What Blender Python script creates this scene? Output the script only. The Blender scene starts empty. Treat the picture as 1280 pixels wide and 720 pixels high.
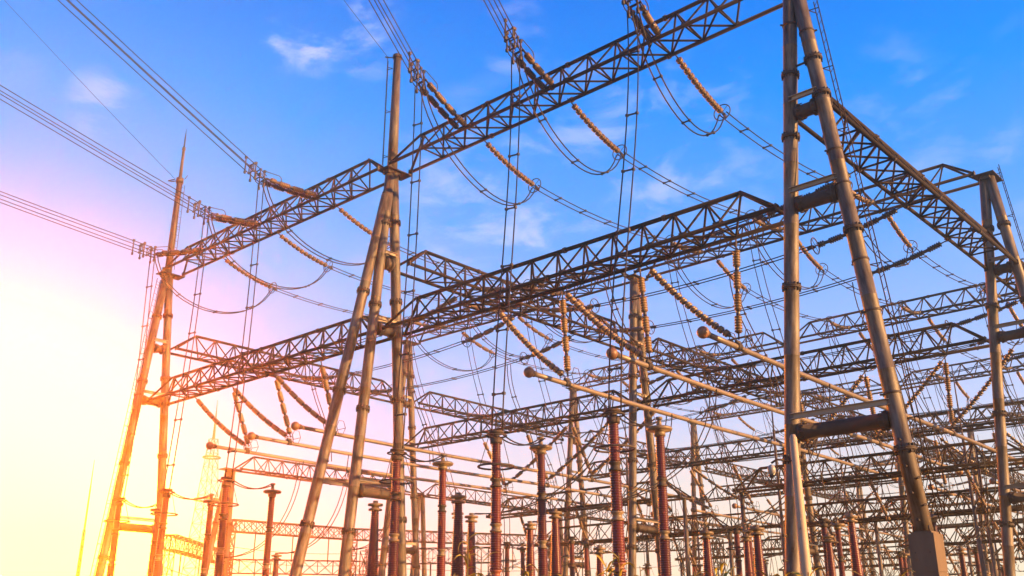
import bpy, math, random
from mathutils import Vector, Matrix
random.seed(7)
scene = bpy.context.scene
COL = scene.collection

# ------------------------------------------------------------------ camera
cam_d = bpy.data.cameras.new('camera')
cam = bpy.data.objects.new('camera', cam_d)
COL.objects.link(cam)
R_ = Vector((0.73799751, 0.67480301, 0.00076399))
U_ = Vector((0.22694421, -0.24926317, 0.94146917))
F_ = Vector((-0.63549666, 0.69462851, 0.33709824))
m = Matrix(((R_.x, U_.x, -F_.x), (R_.y, U_.y, -F_.y), (R_.z, U_.z, -F_.z))).to_4x4()
m.translation = (37.727, -31.398, 1.6)
cam.matrix_world = m
cam_d.sensor_width = 36.0
cam_d.lens = 36.0 * 1218.69 / 1280.0
cam_d.clip_start = 0.1
cam_d.clip_end = 5000
scene.camera = cam

# ------------------------------------------------------------------ light
SUN_DIR = Vector((0.945, 0.325, 0.0)).normalized()
SUN_EL = math.radians(11)
SUN_DIR = Vector((SUN_DIR.x * math.cos(SUN_EL), SUN_DIR.y * math.cos(SUN_EL), math.sin(SUN_EL)))
sd = bpy.data.lights.new('sun', 'SUN')
sd.energy = 5.0
sd.angle = math.radians(0.5)
sd.color = (1.0, 0.53, 0.19)
sun = bpy.data.objects.new('sun', sd)
COL.objects.link(sun)
sun.rotation_euler = SUN_DIR.to_track_quat('Z', 'Y').to_euler()
sun.location = (60, 5, 60)

world = bpy.data.worlds.new('World')
scene.world = world
world.use_nodes = True
W = world.node_tree
W.nodes.clear()


def wn(t, **k):
    n = W.nodes.new(t)
    for a, b in k.items():
        setattr(n, a, b)
    return n


def wl(a, b):
    W.links.new(a, b)


def wmath(op, a, b=None, c=None, clamp=False):
    n = wn('ShaderNodeMath', operation=op, use_clamp=clamp)
    for i, v in enumerate((a, b, c)):
        if v is None:
            continue
        if isinstance(v, (int, float)):
            n.inputs[i].default_value = v
        else:
            wl(v, n.inputs[i])
    return n.outputs[0]


def wramp(fac, stops, interp='LINEAR'):
    n = wn('ShaderNodeValToRGB')
    e = n.color_ramp.elements
    n.color_ramp.interpolation = interp
    while len(e) < len(stops):
        e.new(0.5)
    for el, (p, c) in zip(e, stops):
        el.position = p
        el.color = (*c, 1) if len(c) == 3 else c
    wl(fac, n.inputs[0])
    return n.outputs[0]


tc = wn('ShaderNodeTexCoord')
vec = tc.outputs['Generated']
sep = wn('ShaderNodeSeparateXYZ')
wl(vec, sep.inputs[0])
elev = wmath('MULTIPLY', wmath('ARCSINE', sep.outputs['Z']), 2 / math.pi, clamp=True)      # 0..1 = 0..90 deg
GLOW = Vector((-0.952, 0.303, 0.035)).normalized()
dotn = wn('ShaderNodeVectorMath', operation='DOT_PRODUCT')
wl(vec, dotn.inputs[0])
dotn.inputs[1].default_value = GLOW
ang = wmath('DIVIDE', wmath('ARCCOSINE', wmath('MINIMUM', dotn.outputs['Value'], 1.0)), math.pi)    # 0..1 = 0..180 deg


def D(d):
    return d / 90.0


def A(d):
    return d / 180.0


base = wramp(elev, [(0, (1.15, 1.0, .65)), (D(4), (1.08, .98, .78)), (D(8), (.94, .90, .86)), (D(12), (.60, .71, 1.04)), (D(16), (.36, .57, 1.1)),
                    (D(23), (.10, .41, 1.08)), (D(30), (.0, .31, 1.05)), (D(36), (0, .22, .94)), (D(50), (0, .16, .75)), (1, (0, .10, .50))])
glowc = wramp(ang, [(0, (125, 48, .76)), (A(6), (125, 40, .78)), (A(9), (98, 15, .84)), (A(11.5), (48, 3.0, .86)), (A(13.5), (10, .86, .88)), (A(15.5), (1.2, .70, .84)), (A(18), (.26, .64, .93)),
                    (A(23), (.03, .60, 1.06)), (A(30), (.0, .60, 1.06)), (A(60), (.1, .5, 1.0))])
glowf = wramp(ang, [(0, (1,) * 3), (A(11), (.98,) * 3), (A(15), (.88,) * 3), (A(19), (.66,) * 3), (A(24), (.38,) * 3), (A(29), (.19,) * 3), (A(35), (.06,) * 3), (A(43), (0,) * 3)])
mx = wn('ShaderNodeMix', data_type='RGBA')
wl(glowf, mx.inputs['Factor'])
wl(base, mx.inputs['A'])
wl(glowc, mx.inputs['B'])
# clouds: wispy noise kept to a few patches
mp = wn('ShaderNodeMapping')
mp.inputs['Rotation'].default_value = (0.3, 0.5, 0.2)
mp.inputs['Scale'].default_value = (7, 7, 15)
wl(vec, mp.inputs[0])
nz = wn('ShaderNodeTexNoise')
nz.inputs['Scale'].default_value = 1.6
nz.inputs['Detail'].default_value = 9
nz.inputs['Roughness'].default_value = .62
nz.inputs['Distortion'].default_value = .35
wl(mp.outputs[0], nz.inputs['Vector'])
soft = wramp(nz.outputs['Fac'], [(0, (0,) * 3), (.46, (0,) * 3), (.72, (1,) * 3), (1, (1,) * 3)], 'EASE')
patch = None
for v, rad, amp in (((-.716, .444, .538), 1.7, .8), ((-.694, .474, .542), 1.9, .85), ((-.665, .50, .57), 3.5, .7), ((-.819, .332, .468), 2.2, .55),
                    ((-.558, .61, .562), 2.4, .6), ((-.262, .851, .455), 6, .26), ((-.20, .88, .42), 7, .22), ((-.62, .68, .38), 10, .62), ((-.50, .74, .44), 9, .5),
                    ((-.85, .22, .50), 4, .2)):
    d = wn('ShaderNodeVectorMath', operation='DOT_PRODUCT')
    wl(vec, d.inputs[0])
    d.inputs[1].default_value = Vector(v).normalized()
    c0 = math.cos(math.radians(rad))
    f = wmath('MULTIPLY', wmath('DIVIDE', wmath('SUBTRACT', d.outputs['Value'], c0), 1 - c0, clamp=True), amp)
    patch = f if patch is None else wmath('MAXIMUM', patch, f)
cf = wmath('MULTIPLY', soft, patch, clamp=True)
mxc = wn('ShaderNodeMix', data_type='RGBA')
wl(cf, mxc.inputs['Factor'])
wl(mx.outputs['Result'], mxc.inputs['A'])
mxc.inputs['B'].default_value = (.86, .86, .96, 1)
bg1 = wn('ShaderNodeBackground')
wl(mxc.outputs['Result'], bg1.inputs['Color'])
bg1.inputs['Strength'].default_value = .277
sky = wn('ShaderNodeTexSky', sky_type='NISHITA')
sky.sun_disc = False
sky.sun_elevation = SUN_EL
sky.sun_rotation = math.atan2(SUN_DIR.x, SUN_DIR.y)
bg2 = wn('ShaderNodeBackground')
skt = wn('ShaderNodeMix', data_type='RGBA', blend_type='MULTIPLY')
skt.inputs['Factor'].default_value = 1
wl(sky.outputs[0], skt.inputs['A'])
skt.inputs['B'].default_value = (.03, .10, .25, 1)
wl(skt.outputs['Result'], bg2.inputs['Color'])
bg2.inputs['Strength'].default_value = .05
hz = wn('ShaderNodeAddShader')
wl(bg1.outputs[0], hz.inputs[0])
wl(bg2.outputs[0], hz.inputs[1])
wo = wn('ShaderNodeOutputWorld')
wl(hz.outputs[0], wo.inputs['Surface'])
scene.view_settings.view_transform = 'Standard'
scene.view_settings.look = 'None'
scene.view_settings.exposure = 1.85
scene.view_settings.gamma = 1.0
scene.cycles.use_denoising = True
scene.cycles.max_bounces = 6
scene.cycles.volume_bounces = 2
HAZE = 0.0012


# ------------------------------------------------------------------ materials
def material(name, col, rough=.6, metal=0.0, var=.25, scale=3.0, stain=None, bump=.0, streak=False, spec=.5, tint=.15, spots=0):
    mt = bpy.data.materials.new(name)
    mt.use_nodes = True
    T = mt.node_tree
    b = T.nodes['Principled BSDF']
    b.inputs['Roughness'].default_value = rough
    b.inputs['Metallic'].default_value = metal
    b.inputs['Specular IOR Level'].default_value = spec
    g = T.nodes.new('ShaderNodeTexCoord')
    mpn = T.nodes.new('ShaderNodeMapping')
    T.links.new(g.outputs['Object'], mpn.inputs[0])
    if streak:
        mpn.inputs['Scale'].default_value = (1, 1, .16)
    n = T.nodes.new('ShaderNodeTexNoise')
    n.inputs['Scale'].default_value = scale
    n.inputs['Detail'].default_value = 7
    n.inputs['Roughness'].default_value = .65
    T.links.new(mpn.outputs[0], n.inputs['Vector'])
    r = T.nodes.new('ShaderNodeValToRGB')
    lo = [max(0, c * (1 - var)) for c in col]
    hi = [min(1, c * (1 + var)) for c in col]
    e = r.color_ramp.elements
    e[0].position, e[1].position = .3, .7
    e[0].color, e[1].color = (*lo, 1), (*hi, 1)
    if stain:
        k = e.new(.36)
        k.color = (*col, 1)
        e[0].color = (*stain, 1)
    T.links.new(n.outputs['Fac'], r.inputs[0])
    oi = T.nodes.new('ShaderNodeObjectInfo')
    mr = T.nodes.new('ShaderNodeMapRange')
    mr.inputs['To Min'].default_value = 1 - tint
    mr.inputs['To Max'].default_value = 1 + tint
    T.links.new(oi.outputs['Random'], mr.inputs['Value'])
    hs = T.nodes.new('ShaderNodeHueSaturation')
    T.links.new(mr.outputs[0], hs.inputs['Value'])
    src = r.outputs[0]
    if spots:
        n2 = T.nodes.new('ShaderNodeTexNoise')
        n2.inputs['Scale'].default_value = 4.5
        n2.inputs['Detail'].default_value = 9
        n2.inputs['Roughness'].default_value = .7
        T.links.new(mpn.outputs[0], n2.inputs['Vector'])
        r2 = T.nodes.new('ShaderNodeValToRGB')
        e2 = r2.color_ramp.elements
        e2[0].position, e2[1].position = .36, .64
        e2[0].color = (1 - spots, 1 - spots * 1.15, 1 - spots * 1.3, 1)
        e2[1].color = (1 + spots * .3,) * 3 + (1,)
        T.links.new(n2.outputs['Fac'], r2.inputs[0])
        mm = T.nodes.new('ShaderNodeMix')
        mm.data_type = 'RGBA'
        mm.blend_type = 'MULTIPLY'
        mm.inputs['Factor'].default_value = 1
        T.links.new(src, mm.inputs['A'])
        T.links.new(r2.outputs[0], mm.inputs['B'])
        src = mm.outputs['Result']
    T.links.new(src, hs.inputs['Color'])
    T.links.new(hs.outputs[0], b.inputs['Base Color'])
    if bump:
        bp = T.nodes.new('ShaderNodeBump')
        bp.inputs['Strength'].default_value = bump
        bp.inputs['Distance'].default_value = .02
        T.links.new(n.outputs['Fac'], bp.inputs['Height'])
        T.links.new(bp.outputs[0], b.inputs['Normal'])
    return mt


STEEL = material('galvanized_steel', (.090, .072, .055), .55, .05, .38, 2.6, (.046, .029, .019), .14, True, .35, .14, .75)
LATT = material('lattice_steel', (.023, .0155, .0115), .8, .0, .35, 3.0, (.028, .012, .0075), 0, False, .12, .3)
FLG = material('flange_steel', (.042, .029, .022), .65, .05, .3, 5, (.035, .017, .010), 0, False, .25)
TIE = material('lit_tie_bar_steel', (.22, .165, .11), .6, .0, .2, 3, (.13, .085, .05))  # paler than the leg steel: sunlight on the bars put into its colour
TAN = material('tan_porcelain', (0.140, 0.080, 0.030), .32, 0, .18, 9)
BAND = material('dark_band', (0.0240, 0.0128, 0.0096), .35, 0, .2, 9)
DARKP = material('darkened_porcelain', (0.0280, 0.0160, 0.0112), .3, 0, .25, 9)  # darker insulator tone; carries the shade of the crosswise strings
RED = material('red_brown_porcelain', (.066, .0108, .0052), .3, 0, .45, 3, None, 0, True, .5, .35)
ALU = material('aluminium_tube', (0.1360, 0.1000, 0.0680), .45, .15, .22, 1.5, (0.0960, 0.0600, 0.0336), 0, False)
BALL = material('end_ball_orange_lit', (0.1520, 0.0680, 0.0280), .5, .0, .2, 4)  # orange light on the balls is put into this base colour
WIRE = material('wire_metal', (.016, .0115, .010), .6, .1, .2, 4, None, 0, False, .25)
CONC = material('cast_concrete', (0.0920, 0.0608, 0.0368), .92, 0, .35, 3.2, (0.0400, 0.0256, 0.0160), .35, True)
BANDY = material('cream_joint', (0.1200, 0.0800, 0.0416), .5, 0, .15, 5)
BANDO = material('orange_joint', (0.1520, 0.0360, 0.0120), .5, 0, .15, 5)
GRND = material('gravel_ground', (0.1920, 0.1600, 0.1200), .95, 0, .4, 9, (0.0800, 0.0880, 0.0400), .4)
WHITE = material('white_enamel', (0.2080, 0.1960, 0.1800), .4, 0, .08, 5)
GLASS = material('dark_dome', (0.0240, 0.0240, 0.0280), .15, 0, .1, 5)
LEAF = material('dry_leaf', (.30, .21, .022), .7, 0, .3, 6, None, 0, False, .3, .35)
STEM = material('dry_stem', (.13, .09, .03), .8, 0, .25, 6, None, 0, False, .3, .25)


# ------------------------------------------------------------------ mesh helpers
class MB:
    def __init__(s):
        s.v, s.f, s.m, s.sm = [], [], [], []

    def _ring(s, c, a, b, r, n):
        i0 = len(s.v)
        for k in range(n):
            t = 2 * math.pi * (k + .5) / n
            s.v.append(tuple(c + a * (r * math.cos(t)) + b * (r * math.sin(t))))
        return i0

    def path(s, pts, r, n=6, caps=True, mi=0, radii=None, smooth=True):
        pts = [Vector(p) for p in pts]
        rings = []
        up = None
        for i, p in enumerate(pts):
            d = (pts[min(i + 1, len(pts) - 1)] - pts[max(i - 1, 0)])
            if d.length < 1e-9:
                d = Vector((0, 0, 1))
            d.normalize()
            if up is None:
                up = Vector((0, 0, 1)) if abs(d.z) < .9 else Vector((0, 1, 0))
            a = up.cross(d)
            if a.length < 1e-4:
                a = Vector((1, 0, 0)).cross(d)
            a.normalize()
            b = d.cross(a)
            up = b
            rings.append(s._ring(p, a, b, radii[i] if radii else r, n))
        for j in range(len(rings) - 1):
            p, q = rings[j], rings[j + 1]
            mj = mi[j] if isinstance(mi, (list, tuple)) else mi
            for k in range(n):
                k2 = (k + 1) % n
                s.f.append((p + k, p + k2, q + k2, q + k))
                s.m.append(mj)
                s.sm.append(smooth)
        if caps:
            s.f.append(tuple(reversed(range(rings[0], rings[0] + n))))
            s.f.append(tuple(range(rings[-1], rings[-1] + n)))
            s.m += [mi[0], mi[-1]] if isinstance(mi, (list, tuple)) else [mi, mi]
            s.sm += [False, False]
        return s

    def lathe(s, prof, n=12, axis='z', org=(0, 0, 0), mi=0, smooth=True):
        """prof: list of (height, radius); mi may be one index per segment"""
        o = Vector(org)
        ax = {'z': Vector((0, 0, 1)), 'x': Vector((1, 0, 0)), 'y': Vector((0, 1, 0))}[axis]
        a = {'z': Vector((1, 0, 0)), 'x': Vector((0, 1, 0)), 'y': Vector((0, 0, 1))}[axis]
        b = ax.cross(a)
        rings = [s._ring(o + ax * h, a, b, max(r, 1e-4), n) for h, r in prof]
        for j in range(len(rings) - 1):
            p, q = rings[j], rings[j + 1]
            mj = mi[j] if isinstance(mi, (list, tuple)) else mi
            for k in range(n):
                k2 = (k + 1) % n
                s.f.append((p + k, p + k2, q + k2, q + k))
                s.m.append(mj)
                s.sm.append(smooth)
        s.f.append(tuple(reversed(range(rings[0], rings[0] + n))))
        s.f.append(tuple(range(rings[-1], rings[-1] + n)))
        s.m += [mi[0], mi[-1]] if isinstance(mi, (list, tuple)) else [mi, mi]
        s.sm += [False, False]
        return s

    def box(s, c, size, rot=None, mi=0):
        c = Vector(c)
        i = len(s.v)
        for x in (-.5, .5):
            for y in (-.5, .5):
                for z in (-.5, .5):
                    p = Vector((x * size[0], y * size[1], z * size[2]))
                    if rot is not None:
                        p = rot @ p
                    s.v.append(tuple(c + p))
        for q in ((0, 1, 3, 2), (4, 6, 7, 5), (0, 4, 5, 1), (2, 3, 7, 6), (0, 2, 6, 4), (1, 5, 7, 3)):
            s.f.append(tuple(i + k for k in q))
            s.m.append(mi)
            s.sm.append(False)
        return s

    def bar(s, p, q, w, h=None, mi=0):
        """rectangular bar from p to q"""
        p, q = Vector(p), Vector(q)
        d = q - p
        rot = d.to_track_quat('X', 'Z').to_matrix()
        return s.box((p + q) / 2, (d.length, w, h or w), rot, mi)

    def torus(s, c, R, r, nrm=(0, 0, 1), n=28, k=6, mi=0, sx=1.0):
        nrm = Vector(nrm).normalized()
        q = nrm.to_track_quat('Z', 'Y').to_matrix()
        i0 = len(s.v)
        for i in range(n):
            t = 2 * math.pi * i / n
            for j in range(k):
                u = 2 * math.pi * j / k
                p = Vector(((R + r * math.cos(u)) * math.cos(t) * sx, (R + r * math.cos(u)) * math.sin(t), r * math.sin(u)))
                s.v.append(tuple(Vector(c) + q @ p))
        for i in range(n):
            for j in range(k):
                s.f.append((i0 + i * k + j, i0 + ((i + 1) % n) * k + j, i0 + ((i + 1) % n) * k + (j + 1) % k, i0 + i * k + (j + 1) % k))
                s.m.append(mi)
                s.sm.append(True)
        return s

    def sphere(s, c, r, n=16, k=10, mi=0):
        prof = [(-r * math.cos(math.pi * i / k), r * math.sin(math.pi * i / k)) for i in range(k + 1)]
        return s.lathe(prof, n, 'z', c, mi)

    def mesh(s, name, mats):
        me = bpy.data.meshes.new(name)
        me.from_pydata(s.v, [], s.f)
        for mt in (mats if isinstance(mats, (list, tuple)) else [mats]):
            me.materials.append(mt)
        me.polygons.foreach_set('material_index', s.m)
        me.polygons.foreach_set('use_smooth', s.sm)
        me.update()
        return me


LABELS = set()


def thing(name, label, cat, loc=(0, 0, 0), rot=None, group=None):
    o = bpy.data.objects.new(name, None)
    COL.objects.link(o)
    o.empty_display_size = .2
    o.location = loc
    if rot is not None:
        o.rotation_euler = rot
    tag(o, label, cat, group)
    return o


def tag(o, label, cat, group=None):
    o['label'] = label
    o['category'] = cat
    o['kind'] = 'thing'
    if group:
        o['group'] = group
    LABELS.add(label)


def part(name, me, parent, loc=(0, 0, 0), rot=None, label=None, kind=None):
    o = bpy.data.objects.new(name, me)
    COL.objects.link(o)
    o.parent = parent
    o.location = loc
    if rot is not None:
        o.rotation_euler = rot
    if label:
        o['label'] = label
    if kind:
        o['kind'] = kind
    return o


def single(name, me, label, cat, loc=(0, 0, 0), rot=None, group=None):
    o = bpy.data.objects.new(name, me)
    COL.objects.link(o)
    o.location = loc
    if rot is not None:
        o.rotation_euler = rot
    tag(o, label, cat, group)
    return o


def quat_x(d):
    return Vector(d).to_track_quat('X', 'Z').to_euler()


def lerp(a, b, t):
    return Vector(a) * (1 - t) + Vector(b) * t


def sagged(a, b, sag, n=14):
    return [lerp(a, b, i / n) - Vector((0, 0, 4 * sag * (i / n) * (1 - i / n))) for i in range(n + 1)]


def bez(p0, p1, p2, p3, n=16):
    out = []
    for i in range(n + 1):
        t = i / n
        out.append(Vector(p0) * (1 - t) ** 3 + Vector(p1) * 3 * t * (1 - t) ** 2 + Vector(p2) * 3 * t * t * (1 - t) + Vector(p3) * t ** 3)
    return out


# ------------------------------------------------------------------ ground
gm = MB()
G = 26
for i in range(G + 1):
    for j in range(G + 1):
        x = -420 + 492 * i / G
        y = -160 + 520 * j / G
        gm.v.append((x, y, random.uniform(-.05, .05)))
for i in range(G):
    for j in range(G):
        a = i * (G + 1) + j
        gm.f.append((a, a + G + 1, a + G + 2, a + 1))
        gm.m.append(0)
        gm.sm.append(True)
g = bpy.data.objects.new('ground', gm.mesh('ground', GRND))
COL.objects.link(g)
g['kind'] = 'structure'

# ------------------------------------------------------------------ layout of the yard
XA, XB, XC = 24.08, 0.0, -24.16
DY = 22.82
HT, HC, HB, HL, AP = 26.0, 20.45, 16.69, 8.26, 27.17
ROWN = ['front', 'second', 'third', 'fourth', 'fifth', 'sixth']
NROW = 6
LEGR = .27
COLN = {'a': 'blue-sky end', 'b': 'middle', 'c': 'sunset end'}
BAYN = {'ab': 'blue-sky bay', 'bc': 'sunset bay'}
PHN = {('ab', 0): 'by middle column', ('ab', 1): 'mid phase', ('ab', 2): 'by end column',
       ('bc', 0): 'by end column', ('bc', 1): 'mid phase', ('bc', 2): 'by middle column'}

# flange with gussets, shared
fm = MB()
fm.lathe([(-.05, LEGR), (-.05, .352), (-.008, .352), (-.006, .34), (.006, .34), (.008, .352), (.05, .352), (.05, LEGR)], 18)
for k in range(14):
    t = 2 * math.pi * k / 14
    rz = Matrix.Rotation(t, 3, 'Z')
    for sg in (-1, 1):
        fm.box((math.cos(t) * .30, math.sin(t) * .30, sg * .10), (.075, .02, .11), rz)
FLANGE = fm.mesh('flange', FLG)
bm_ = MB().lathe([(-.04, LEGR), (-.035, .30), (.035, .30), (.04, LEGR)], 16)
bm_.box((.33, 0, 0), (.12, .05, .06))
CLAMP = bm_.mesh('clamp_band', FLG)
STEP = MB().lathe([(0, .03), (.19, .03), (.19, .05), (.22, .05)], 6, 'x').mesh('step_bolt', FLG)


def leg_profile(L):
    pr = [(0, LEGR)]
    n = int(L / 2.4)
    for k in range(1, n):
        h = L * k / n
        pr += [(h - .02, LEGR), (h - .008, LEGR + .007), (h + .008, LEGR + .007), (h + .02, LEGR)]
    return pr + [(L, LEGR)]


def leg_part(root, foot, top, name='leg', fl=(), bands=(), steps=None):
    """tube from foot to top (local coordinates of root) with collars as sub-parts"""
    foot, top = Vector(foot), Vector(top)
    d = top - foot
    L = d.length
    rot = d.to_track_quat('Z', 'Y').to_euler()
    me = MB().lathe(leg_profile(L), 20).mesh(name, STEEL)
    lg = part(name, me, root, foot, rot)
    ch = d.z / L
    for z in fl:
        part('flange', FLANGE, lg, (0, 0, (z - foot.z) / ch))
    for z in bands:
        part('clamp_band', CLAMP, lg, (0, 0, (z - foot.z) / ch), (0, 0, random.uniform(0, 6)))
    if steps:
        a0, zs = steps
        wd = Vector((.42, -.9, 0)) if a0 > -2 else Vector((.1, -1, 0))
        ld = rot.to_matrix().inverted() @ wd
        a0 = math.atan2(ld.y, ld.x)
        for i, z in enumerate(zs):
            t = a0 + (0.35 if i % 2 else -.35)
            part('step_bolt', STEP, lg, (LEGR * .97 * math.cos(t), LEGR * .97 * math.sin(t), (z - foot.z) / ch), (0, 0, t))
    return lg


def cross_tube(root, a, b, r=.26):
    a, b = Vector(a), Vector(b)
    L = (b - a).length
    me = MB().lathe([(0, r), (.10, r), (.10, r * 1.3), (.16, r * 1.3), (.16, r), (L - .16, r), (L - .16, r * 1.3), (L - .10, r * 1.3), (L - .10, r), (L, r)], 16, 'x')
    for e in (.16, L - .16):
        sg = 1 if e < 1 else -1
        for k in range(10):
            t = 2 * math.pi * k / 10
            me.box((e + sg * .07, math.cos(t) * (r + .05), math.sin(t) * (r + .05)), (.14, .02, .09), Matrix.Rotation(t, 3, 'X'))
    part('cross_tube', me.mesh('cross_tube', FLG), root, a, quat_x(b - a))


def tie_bar(root, a, b):
    a, b = Vector(a), Vector(b)
    L = (b - a).length
    me = MB().box((L / 2, 0, 0), (L, .03, .20)).box((L / 2, -.05, .09), (L, .10, .02)).box((L / 2, -.05, -.09), (L, .10, .02))
    part('tie_bar', me.mesh('tie_bar', TIE), root, a, quat_x(b - a))


def ladder(root, a, b, off, w=.42):
    """two rails and rungs a little off the leg, joined to it by brackets"""
    a, b, off = Vector(a), Vector(b), Vector(off)
    d = (b - a).normalized()
    side = d.cross(off).normalized() * (w / 2)
    me = MB()
    for s in (-1, 1):
        me.path([a + off + side * s, b + off + side * s], .022, 5)
    n = int((b - a).length / .45)
    for i in range(n):
        p = lerp(a, b, (i + .5) / n) + off
        me.path([p - side, p + side], .012, 4, False)
    n = int((b - a).length / 2.6)
    for i in range(n + 1):
        p = lerp(a, b, (i + .2) / (n + .4))
        for s in (-1, 1):
            me.path([p + off * .45, p + off + side * s], .02, 4, False)
    part('ladder', me.mesh('ladder', LATT), root)


def footing(root, x, y, h, w):
    """cast pier in lifts with recessed joints, form-tie holes, grout pad and anchor bolts"""
    me = MB()
    n = max(1, round(h / 1.15))
    for k in range(n):
        a, b = h * k / n, h * (k + 1) / n
        ww = w - (.012 if k % 2 else 0)
        me.box((0, 0, (a + b) / 2), (ww, ww - .006, b - a - .025))
        if k:
            me.box((0, 0, a), (w - .05, w - .05, .04))
        for u in (-.28, .28):
            for v in (-1, 1):
                me.lathe([(-.01, .022), (.004, .022), (.004, .03)], 8, 'y', (u * w, v * (ww / 2 - .004), (a + b) / 2), 1)
    me.box((0, 0, h + .015), (w * .78, w * .78, .07))
    me.box((0, 0, h + .06), (w * .68, w * .68, .03), None, 1)
    for k in range(4):
        t = math.pi / 4 + k * math.pi / 2
        me.lathe([(0, .03), (.16, .03)], 6, 'z', (math.cos(t) * w * .42, math.sin(t) * w * .42, h + .06), 1)
    part('footing', me.mesh('footing', [CONC, FLG]), root, (x, y, 0))


def column(c, r):
    X = {'a': XA, 'b': XB, 'c': XC}[c]
    Y = DY * r
    extra = {('a', 0): 'huge splayed two-legged tube column of the front gantry, on a tall concrete pier',
             ('b', 0): 'three-legged tube column with plain mast at the middle of the front gantry',
             ('c', 0): 'glowing two-legged tube column with lightning rod mast, sunset end of front gantry'}
    lab = extra.get((c, r), 'two-legged steel tube column at the %s of the %s gantry' % (COLN[c], ROWN[r]))
    root = thing('gantry_column', lab, 'gantry column', (X, Y, 0), None, 'tube columns of the gantries')
    sl = .098 if c == 'a' else (.078 if c == 'b' else .090)
    ax = Vector((1, 0, 0)) if c == 'a' else Vector((0, 1, 0))

    def at(s, z):
        return ax * (s * sl * (AP - z)) + Vector((0, 0, z))
    near = r < 3
    for s in (-1, 1):
        base = 1.0
        if c == 'a' and r == 0:
            base = 4.65 if s > 0 else 1.2
            fl = (7.35, 13.55, 19.45, 22.05) if s < 0 else (7.25, 15.1, 20.75, 22.35)
            bands = (24.2,) if s < 0 else (9.1, 12.0, 13.9, 16.9, 18.3, 23.6)
            steps = (-2.2 if s < 0 else -1.15, [base + .35 + .42 * k for k in range(7)])
            if s < 0:
                steps = (-2.0, [1.6 + .4 * k for k in range(9)])
        elif r == 0:
            off = .0 if s < 0 else .8
            fl = (6.3 + off, 12.3 + off, 17.9 + off * .6, 22.6 + off * .3)
            bands = ()
            steps = None
        else:
            fl = (7.0, 12.6, 18.4, 22.8)
            bands = ()
            steps = None
        leg_part(root, at(s, base), at(s, 25.75), 'leg', fl if near else fl[1:3], bands, steps)
        p = at(s, base)
        if c == 'a' and r == 0 and s > 0:
            footing(root, p.x + .0, p.y, base - .04, .80)
        else:
            footing(root, p.x, p.y, base - .04, 1.0)
    part('cap_plate', MB().box((0, .2, 25.83), (.95 if c != 'a' else 1.1, 1.75, .05)).box((0, 0, 25.70), (.5, .9, .2)).mesh('cap_plate', FLG), root)
    for z in (HC - .1, HB - .05, HL):
        a, b = at(-1, z), at(1, z)
        e = (b - a).normalized() * LEGR * .9
        if z == HC - .1 and c == 'a' or z == HB - .05 and c != 'a' or z == HL or True:
            cross_tube(root, a + e, b - e)
        dz = Vector((0, 0, .55))
        sd = Vector((0, -.2, 0)) if c == 'a' else Vector((.2, 0, 0))
        if near:
            tie_bar(root, at(-1, z + .55) + sd + e * .2, at(1, z + .55) + sd - e * .2)
    if near and c == 'a':
        a, b = at(-1, 22.35), at(1, 22.35)
        part('strut', MB().path([a, b], .05, 6).mesh('strut', FLG), root)
    if c == 'b' and r == 0:
        # third leg, leaning out toward the camera side
        q0, q1 = Vector((-1.52, -4.1, 1.0)), Vector((-.03, -.30, 24.3))
        leg_part(root, q0, q1, 'leg', (6.6, 13.2, 18.6))
        footing(root, q0.x, q0.y, .96, 1.0)
        me = MB().lathe([(0, LEGR), (.35, LEGR * .8), (.75, .13), (1.6, .13)], 14)
        part('leg_tip', me.mesh('leg_tip', STEEL), root, q1, (q1 - q0).to_track_quat('Z', 'Y').to_euler())
        for z in (HC + .45, HB + .5, HL + .5):
            t = (z - q0.z) / (q1.z - q0.z)
            p = lerp(q0, q1, t)
            tie_bar(root, p, at(1, z) + Vector((-.15, 0, 0)))
            if z < 10:
                tie_bar(root, p, at(-1, z - .3) + Vector((-.15, 0, 0)))
        me = MB().lathe([(25.7, .29), (29.2, .26), (33.1, .21)], 16).lathe([(33.1, .27), (33.3, .27)], 16)
        part('mast', me.mesh('mast', STEEL), root)
        me = MB()
        me.path([(-.2, -.2, 33.15), (-.5, -.5, 33.2), (-.6, -.35, 33.25), (-.3, -.1, 33.25)], .03, 5)
        part('wire_bracket', me.mesh('wire_bracket', FLG), root)
        ladder(root, (0, 0, 26.2), (0, 0, 33.0), (-.38, -.38, 0), .3)
    if c == 'c' and r == 0:
        me = MB().lathe([(25.7, .26), (29.5, .23), (33.0, .20)], 16).lathe([(33.0, .27), (33.4, .27)], 16).lathe([(33.4, .125), (35.7, .095), (35.75, .13), (35.95, .13)], 12)
        part('mast', me.mesh('mast', STEEL), root)
        part('lightning_rod', MB().path([(0, 0, 35.95), (0, 0, 36.7), (0, 0, 37.5)], .05, 8, True, 0, [.055, .05, .012]).mesh('lightning_rod', FLG), root)
        me = MB().path([(-.2, -.3, 33.3), (-.8, -.5, 33.3), (-.85, -.2, 33.35), (-.2, 0, 33.3)], .04, 5).path([(.3, .2, 33.3), (.5, .3, 33.6)], .03, 5)
        part('wire_bracket', me.mesh('wire_bracket', FLG), root)
        ladder(root, at(-1, 1.5), at(-1, 25.5), (-.45, -.25, 0), .36)
        ladder(root, (0, 0, 26.2), (0, 0, 32.8), (.4, .1, 0), .3)
    if c == 'a' and r == 0:
        ladder(root, at(1, 5.0), at(1, 25.2), (.46, .42, .02), .34)
    if c == 'a' and r == 1:
        ladder(root, at(1, 2.0), at(1, 26.4), (.55, .25, .02), .34)
    return root


for r in range(NROW):
    for c in 'abc':
        if r == 5 and c == 'a':
            continue
        column(c, r)

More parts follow.
